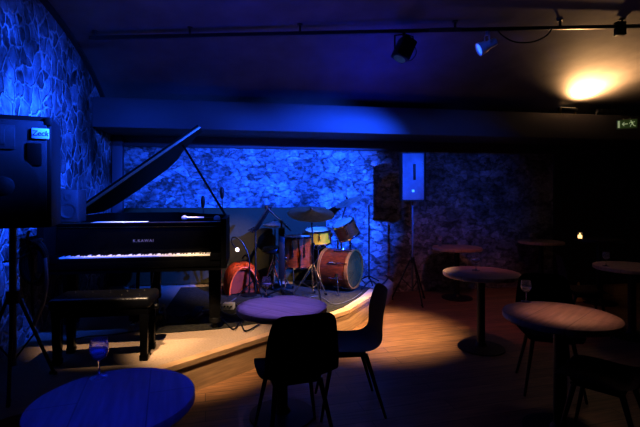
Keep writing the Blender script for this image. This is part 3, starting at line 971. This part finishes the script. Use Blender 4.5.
for ch in T['candle'].children:
    if ch.name.startswith('tabletop'):
        ch.data.materials[0] = M['iron']  # black top stands in for the darkness around this table


def make_glass(lab, loc, s=1.0):
    g = thing('wine_glass', lab, 'glass', loc, 0, 'wine glasses')
    g.scale = (s, s, s)
    MB().lathe([(0.003, 0.066), (0.014, 0.069), (0.028, 0.080), (0.036, 0.098), (0.036, 0.115), (0.031, 0.150), (0.0297, 0.150), (0.0345, 0.115), (0.0345, 0.099), (0.026, 0.082), (0.003, 0.071)], None, 28).build('bowl', M['glass'], g)
    MB().lathe([(0.003, 0.0725), (0.0245, 0.0825), (0.0325, 0.0985), (0.0325, 0.1), (0.003, 0.1)], None, 24).build('water', M['water'], g)
    MB().lathe([(0.033, 0.0), (0.033, 0.002), (0.010, 0.005), (0.0042, 0.012), (0.0036, 0.040), (0.005, 0.066)], None, 20).build('stem', M['glass'], g)
    return g


g0 = None
for px, py, h, s, lab in (
        (99, 377, 0.75, 1.05, 'empty stemmed glass glinting blue on the bottom left table'),
        (266.5, 297, 0.75, 1.0, 'stemmed glass at the far left edge of the purple middle table'),
        (526, 301.5, 0.75, 1.0, 'stemmed glass on the nearest right table'),
        (476, 270.5, 0.75, 1.15, 'stemmed glass on the pinkish table behind the nearest right table'),
        (440, 246, 0.75, 1.0, 'stemmed glass on the small table by the back wall'),
        (531, 242, 0.795, 0.95, 'stemmed glass on the dim reddish far back table'),
        (606, 266, 0.75, 1.0, 'stemmed glass on the table cut by the right edge')):
    p = PH(px, py, h)
    p.z += 0.0005
    if g0 is None:
        g0 = make_glass(lab, p, s)
    else:
        g = dup(g0, p, 0, lab, 'wine glasses')
        g.scale = (s, s, s)


def shell_pt(u, v):
    """u 0..1 across, v 0 (seat front) .. 1 (back top)"""
    P = [(0.235, 0.435), (0.20, 0.452), (0.08, 0.442), (-0.06, 0.432), (-0.155, 0.445), (-0.207, 0.50), (-0.232, 0.59), (-0.248, 0.70), (-0.262, 0.79), (-0.268, 0.825), (-0.271, 0.843), (-0.272, 0.848)]
    Wd = [0.175, 0.205, 0.225, 0.228, 0.222, 0.218, 0.216, 0.206, 0.188, 0.168, 0.138, 0.100]
    cu = [0.0, 0.012, 0.025, 0.03, 0.035, 0.04, 0.045, 0.04, 0.03, 0.024, 0.016, 0.008]
    k = v * (len(P) - 1)
    i = min(len(P) - 2, int(k))
    f = k - i

    def cat(a, b2, c, d, t):
        return 0.5 * (2 * b2 + (c - a) * t + (2 * a - 5 * b2 + 4 * c - d) * t * t + (3 * b2 - a - 3 * c + d) * t ** 3)
    ix = [max(i - 1, 0), i, i + 1, min(i + 2, len(P) - 1)]
    y = cat(*[P[j][0] for j in ix], f)
    z = cat(*[P[j][1] for j in ix], f)
    w = cat(*[Wd[j] for j in ix], f)
    q = cat(*[cu[j] for j in ix], f)
    s = 2 * u - 1
    up = min(1, max(0, (v - 0.38) / 0.22))
    e = q * s * s
    return Vector((s * w, y + e * up, z + e * (1 - up)))


def make_chair(lab, loc, rotz, m, group='dark shell chairs at the tables'):
    c = thing('shell_chair', lab, 'chair', loc, rotz, group)
    MB().grid(lambda u, v: shell_pt(u, v * 0.5), 12, 16, 0.022).build('seat', m, c, 60)
    MB().grid(lambda u, v: shell_pt(u, 0.5 + v * 0.5), 12, 18, 0.022).build('backrest', m, c, 60)
    MB().box((0, 0.02, 0.405), (0.30, 0.26, 0.014), 0.004).build('seat_frame', M['iron'], c)
    for sx in (-1, 1):
        for sy, y0, y1 in ((1, 0.13, 0.215), (-1, -0.10, -0.225)):
            MB().tube([(sx * 0.135, y0, 0.412), (sx * 0.205, y1, 0.0)], [0.016, 0.009], 10).build('leg', M['iron'], c)
    return c


for o in list(C.objects):                   # kit stands on the rug
    if not o.parent and o.name.split('.')[0] in ('bass_drum', 'rack_tom', 'floor_tom', 'snare_drum', 'ride_cymbal', 'crash_cymbal', 'hi_hat', 'drum_stool', 'music_stand') or o.name == 'microphone_stand':
        o.location.z += 0.004


def face(dl, dz):                           # model +y turned to a view direction
    d = RX * dl + AX * dz
    return math.atan2(-d.x, d.y)


c0 = make_chair('black chair seen from behind, nearest the camera at the middle table', W(-0.160, 2.60), face(-0.32, 0.95), M['shell'])
c1 = make_chair('dark brown chair seen from the side, right of the middle table', W(0.20, 3.06), face(-0.985, -0.10), M['shell_brown'])
for (px, Z, f, lab) in (
        (549, 3.34, (-0.30, -0.95), 'dark chair tucked behind the nearest right table, thin legs showing'),
        (606, 2.5, (-0.7, 0.7), 'dark chair in the lower right corner before the nearest right table'),
        (583, 4.75, (0.9, -0.3), 'dark chair at the left of the right edge table')):
    dup(c0, W((px - 320) / F * Z, Z), face(*f), lab, 'dark shell chairs at the tables')

cn = thing('tealight_candle', 'tiny glowing candle in the dark far right background', 'candle', W((580 - 320) / F * 6.0, 6.0, 0.9005))
MB().lathe([(0.002, 0.0), (0.032, 0.0), (0.035, 0.09), (0.032, 0.09), (0.029, 0.006), (0.002, 0.005)], None, 20).build('holder', M['glass'], cn)
MB().lathe([(0.002, 0.0065), (0.026, 0.0065), (0.026, 0.05), (0.002, 0.05)], None, 16).build('wax', M['flame'], cn)
MB().lathe([(0.003, 0.05), (0.010, 0.062), (0.002, 0.088)], None, 10).build('flame', M['flame'], cn)
yc = thing('floor_cone', 'small yellow cone standing in the dark behind the nearest right table', 'cone', PH(578.5, 301, 0))
MB().lathe([(0.045, 0.02), (0.012, 0.27), (0.004, 0.272)], None, 20).build('body', M['yellow'], yc)
MB().box((0, 0, 0.011), (0.13, 0.13, 0.02), 0.004).build('base', M['yellow'], yc)

# ------------------------------------------------------------------ ceiling rig
tA = Vector((-1.66, 4.83, 3.165))
tB = Vector((4.6, 3.755, 3.285))
tr = thing('lighting_track', 'long dark lighting track hung across the vault', 'track')


def on_track(px):
    lo_, hi_ = 0.0, 1.0
    for _ in range(40):
        mid = (lo_ + hi_) / 2
        q = tA.lerp(tB, mid)
        x = 320 + F * q.dot(RX) / q.dot(AX)
        lo_, hi_ = (mid, hi_) if x < px else (lo_, mid)
    return tA.lerp(tB, lo_)


td = (tB - tA).normalized()
tq = td.to_track_quat('X', 'Z').to_matrix()
MB().box((tA + tB) / 2, ((tB - tA).length, 0.035, 0.035), 0.003, rot=tq).build('rail', M['rail'], tr)
for px in (95, 190, 300, 455, 560, 622):
    q = on_track(px)
    MB().tube([q + Vector((0, 0, 0.01)), Vector((q.x, q.y, vault(q.y) + 0.01))], 0.012, 8).lathe([(0.03, -0.012), (0.03, 0.0)], Matrix.Translation((q.x, q.y, vault(q.y) - 0.002)), 12).build('hanger', M['rail'], tr)
q = on_track(620)
MB().box(q + Vector((0, 0, -0.02)), (0.10, 0.06, 0.14), 0.008, rot=tq).build('feed_box', M['black'], tr)
q = on_track(445)
MB().box(q, (0.34, 0.042, 0.045), 0.004, rot=tq).build('track_joint', M['cable_grey'], tr)


def spotlight(name, lab, px, target, body, lens, L, R, drop, tail=0.0):
    q = on_track(px)
    t = thing(name, lab, 'stage light', q)
    d = (target - q).normalized()
    c = Vector((0, 0, -drop))
    mt = Matrix.Translation(c) @ align(d)
    MB().lathe([(0.01, -L * 0.55), (R * 0.55, -L * 0.52), (R * 0.62, -L * 0.40), (R * 0.62, -L * 0.05), (R * 0.80, L * 0.05), (R * 0.98, L * 0.42), (R, L * 0.45), (R, L * 0.5), (R * 0.9, L * 0.5), (R * 0.85, L * 0.40), (0.004, L * 0.36)], mt, 28).build('housing', body, t)
    MB().lathe([(R * 0.84, L * 0.415), (0.003, L * 0.43)], mt, 24).build('lens', lens, t)
    s = mt.to_3x3() @ Vector((1, 0, 0))
    b = MB()
    b.tube([c + s * R * 1.02, c + s * R * 1.05 + Vector((0, 0, drop * 0.7)), Vector((0, 0, -0.03)), c - s * R * 1.05 + Vector((0, 0, drop * 0.7)), c - s * R * 1.02], 0.008, 6)
    b.tube([(0, 0, -0.06), (0, 0, -0.015)], 0.016, 8)
    b.build('yoke', body, t)
    return t, q + c, d, mt


tgt_b = Vector((0.2, 6.39, 1.35))
blue, bpos, bdirn, _ = spotlight('spot_lamp', 'shiny silver spot lamp with a blue lens on the track', 487, on_track(487) + Vector((0, 0, -0.07)) + (RX * -0.88 + AX * 0.05 + Vector((0, 0, -0.38))) * 2, M['silver'], M['lens_blue'], 0.19, 0.072, 0.17)
# flat black wash light
q = on_track(404)
wl_ = thing('wash_light', 'boxy black stage light hanging from the track', 'stage light', q)
wd_ = (RX * -0.42 - AX * 0.15 + Vector((0, 0, -0.9))).normalized()
mt = Matrix.Translation((0, 0, -0.19)) @ align(wd_)
b = MB().box((0, 0, 0), (0.16, 0.16, 0.24), 0.02)
b.b.transform(mt)
b.build('housing', M['black'], wl_)
MB().lathe([(0.065, 0.121), (0.002, 0.123)], mt, 24).build('lens', M['bronze'], wl_)
b = MB().box((0.0, -0.083, -0.03), (0.05, 0.008, 0.07), 0.003)
b.b.transform(mt)
b.build('rating_plate', M['cable_grey'], wl_)
MB().tube([(0.10, 0, -0.19), (0.10, 0, -0.05), (0, 0, -0.03), (-0.10, 0, -0.05), (-0.10, 0, -0.19)], 0.009, 6).tube([(0, 0, -0.05), (0, 0, -0.015)], 0.018, 8).build('yoke', M['black'], wl_)
wpos = q + Vector((0, 0, -0.19)) + wd_ * 0.14
qq = on_track(404)
cable('thin cable looping below the boxy black stage light', [qq + Vector((0.10, 0, -0.12)), qq + RX * 0.13 + Vector((0, 0, -0.22)), qq + RX * 0.08 + Vector((0, 0, -0.30)), qq + Vector((0.0, 0.02, -0.31))], 0.004)
cable('black cable loop drooping from the track right of the silver lamp', [on_track(497) + Vector((0, -0.02, -0.02)), PZ(503, 36, 4.4), PZ(515, 42.0, 4.4), PZ(532, 42, 4.4), PZ(546, 36, 4.4), PZ(552, 28, 4.4), on_track(547) + Vector((0, -0.02, -0.02))], 0.007)

# uplight floods on the ledge
for px, z0, Wd, lab, lit in ((577, 6.22, 0.24, 'square floodlight on the ledge throwing warm light up the vault', True), (616, 6.30, 0.40, 'unlit dark floodlight on the ledge at the right edge', False)):
    x = 4.72 if lit else 5.42
    u = thing('floodlight', lab, 'floodlight', (x, 5.72, 2.715), 0.05)
    b = MB().box((0, 0, 0.085), (Wd, 0.15, 0.055), 0.01, rot=Matrix.Rotation(0.25, 3, 'X'))
    b.build('housing', M['black'], u)
    b = MB().box((0, -0.006, 0.115), (Wd - 0.05, 0.10, 0.006), 0.002, rot=Matrix.Rotation(0.25, 3, 'X'))
    b.build('lens', M['lens_warm'] if lit else M['black'], u)
    MB().box((-Wd / 2 - 0.008, 0, 0.05), (0.012, 0.04, 0.10), 0.003).box((Wd / 2 + 0.008, 0, 0.05), (0.012, 0.04, 0.10), 0.003).box((0, 0, 0.006), (Wd + 0.03, 0.04, 0.010), 0.002).build('bracket', M['bronze'] if lit else M['cable_grey'], u)  # bronze on the lit lamp puts its warm glow into the bracket

# exit sign
zx = 5.55
ex = thing('exit_sign', 'dim green exit sign with arrow and running figure at the upper right', 'sign', PZ(627, 124, zx), -TH - 0.55)
ex.scale = (0.76, 0.76, 0.76)
MB().box((0, 0.02, 0), (0.30, 0.05, 0.165), 0.006).build('case', M['exit_case'], ex)
pn = MB().box((0, -0.008, 0), (0.275, 0.006, 0.14), 0.002).build('panel', M['exit_panel'], ex)
xm = Matrix.Translation((0, -0.0115, 0)) @ Matrix.Rotation(PI / 2, 4, 'X')
MB().prism([(-0.132, -0.06), (-0.100, -0.06), (-0.100, 0.06), (-0.132, 0.06)], 0, 0.002, xm).build('doorway', M['exit_mark'], pn)
MB().prism([(-0.075, 0), (-0.045, 0.035), (-0.03, 0.035), (-0.052, 0.009), (0.01, 0.009), (0.01, -0.009), (-0.052, -0.009), (-0.03, -0.035), (-0.045, -0.035)], 0, 0.002, xm).build('arrow', M['exit_mark'], pn)
rn = MB()
rn.lathe([(0.011, 0), (0.011, 0.002)], xm @ Matrix.Translation((0.055, 0.045, 0)), 12)
for a_, c_, w_ in (((0.062, 0.030), (0.078, -0.008), 0.012), ((0.062, 0.028), (0.036, 0.018), 0.005), ((0.036, 0.018), (0.028, 0.0), 0.005), ((0.066, 0.028), (0.098, 0.022), 0.005), ((0.098, 0.022), (0.108, 0.036), 0.005), ((0.076, -0.008), (0.052, -0.020), 0.006), ((0.052, -0.020), (0.046, -0.052), 0.006), ((0.079, -0.008), (0.092, -0.034), 0.006), ((0.092, -0.034), (0.120, -0.046), 0.006)):
    a2, c2 = Vector(a_), Vector(c_)
    d = (c2 - a2).normalized()
    n = Vector((-d.y, d.x)) * w_
    rn.prism([tuple(a2 - n), tuple(c2 - n), tuple(c2 + n), tuple(a2 + n)], 0, 0.002, xm)
rn.build('running_figure', M['exit_mark'], pn)
MB().tube([(0.05, 0.03, 0.08), (0.05, 0.06, 0.11)], 0.008).tube([(-0.05, 0.03, 0.08), (-0.05, 0.06, 0.11)], 0.008).build('bracket', M['exit_case'], ex)


# ------------------------------------------------------------------ light
def spot(name, loc, target, watts, col, size_deg, blend=0.5, r=0.05):
    l = bpy.data.lights.new(name, 'SPOT')
    l.energy = watts
    l.color = col
    l.spot_size = math.radians(size_deg)
    l.spot_blend = blend
    l.shadow_soft_size = r
    o = bpy.data.objects.new(name, l)
    C.objects.link(o)
    o.location = loc
    o.rotation_euler = (Vector(target) - Vector(loc)).to_track_quat('-Z', 'Y').to_euler()
    return o


BLUE = (0.016, 0.115, 1.0)
DEEP = (0.004, 0.025, 1.0)
WARM = (1.0, 0.72, 0.46)
spot('blue_back', (2.95, 2.1, 2.87), (0.52, 6.39, 1.10), 6200, BLUE, 43, 0.75, 0.03)
spot('blue_speaker', bpos + bdirn * 0.12, (2.15, 5.9, 1.95), 40, BLUE, 40, 0.9, 0.03)
spot('blue_right_fill', (2.2, 2.9, 2.9), (3.2, 6.39, 1.6), 210, BLUE, 40, 1.0, 0.03)  # added lamp without a fixture, dim blue for the right wall
spot('blue_fill', (0.0, 2.4, 2.75), (-0.9, 6.39, 1.6), 600, BLUE, 44, 0.7, 0.04)
spot('blue_lamp_fill', (1.0, 3.3, 2.75), bpos, 90, BLUE, 7, 0.8, 0.03)  # invented narrow lamp, only brightens the silver spot housing
spot('blue_ceiling_fill', (0.1, 3.7, 1.7), (0.1, 4.5, 3.3), 60, (0.02, 0.035, 1.0), 150, 1.0, 0.15)  # no haze: unseen lamp added to tint the ceiling navy
spot('blue_vault_fill', (1.55, 4.75, 2.15), (1.6, 5.0, 3.0), 45, DEEP, 120, 1.0, 0.1)  # unseen lamp in mid-air, added for the blue glow on vault and ledge
spot('blue_left_wall', (0.9, 2.6, 2.9), (-1.9, 3.62, 2.0), 5400, BLUE, 40, 1.0, 0.05)
spot('blue_left_low', (0.6, 2.2, 3.1), (-1.9, 4.7, 1.7), 1900, BLUE, 54, 0.9, 0.05)
spot('blue_table', (0.1, 1.0, 3.1), T['front'].location + Vector((0, 0, 0.75)), 180, DEEP, 24, 0.7, 0.06)
spot('warm_stage', wpos, (1.40, 4.60, 0), 1100, WARM, 44, 1.0, 0.04)
spot('warm_drums', (2.5, 2.5, 3.25), (0.50, 5.2, 0.35), 950, WARM, 26, 0.6, 0.04)
spot('warm_bag_fill', (0.75, 3.0, 3.25), (-0.2, 5.95, 0.75), 700, WARM, 17, 0.8, 0.04)  # extra lamp without a fixture, warms the bag and screen
spot('warm_piano', (-0.75, 2.0, 3.25), (-0.38, 3.78, 0.25), 1000, WARM, 23, 0.8, 0.04)
spot('warm_keys_fill', (-0.45, 3.6, 3.28), (-0.90, 3.93, 0.98), 330, WARM, 29, 0.6, 0.03)  # added overhead lamp, no fixture, whitens the piano keys
spot('purple_table', (-0.2, 3.0, 3.2), T['middle'].location + Vector((0, 0, 0.75)), 340, (0.27, 0.21, 1.0), 15, 0.4, 0.04)
spot('warm_table', T['near'].location + Vector((0.3, 0.2, 3.1)), T['near'].location + Vector((0.05, 0, 0.75)), 120, (1.0, 0.50, 0.36), 17, 0.8, 0.06)
spot('pink_tables', (2.5, 3.4, 3.2), (2.85, 4.95, 0.75), 75, (1.0, 0.26, 0.28), 56, 0.8, 0.08)
fl = spot('warm_flood', (4.82, 5.50, 2.78), (4.90, 5.15, 3.4), 210, (1.0, 0.60, 0.28), 165, 1.0, 0.06)

# ------------------------------------------------------------------ world, camera
w = bpy.data.worlds.new('World')
bpy.context.scene.world = w
w.use_nodes = True
w.node_tree.nodes['Background'].inputs['Color'].default_value = (0.02, 0.03, 0.12, 1)
w.node_tree.nodes['Background'].inputs['Strength'].default_value = 0.02
cam = bpy.data.cameras.new('Camera')
cam.lens = 24
cam.sensor_width = 36
cam.shift_y = -17.5 / 640
co = bpy.data.objects.new('Camera', cam)
C.objects.link(co)
co.location = (0, 0, HC)
co.rotation_euler = (PI / 2, 0, -TH)
cam.clip_start = 0.05
bpy.context.scene.camera = co
vs = bpy.context.scene.view_settings
vs.view_transform = 'Standard'
vs.look = 'None'
vs.exposure = 0.35
vs.gamma = 0.78
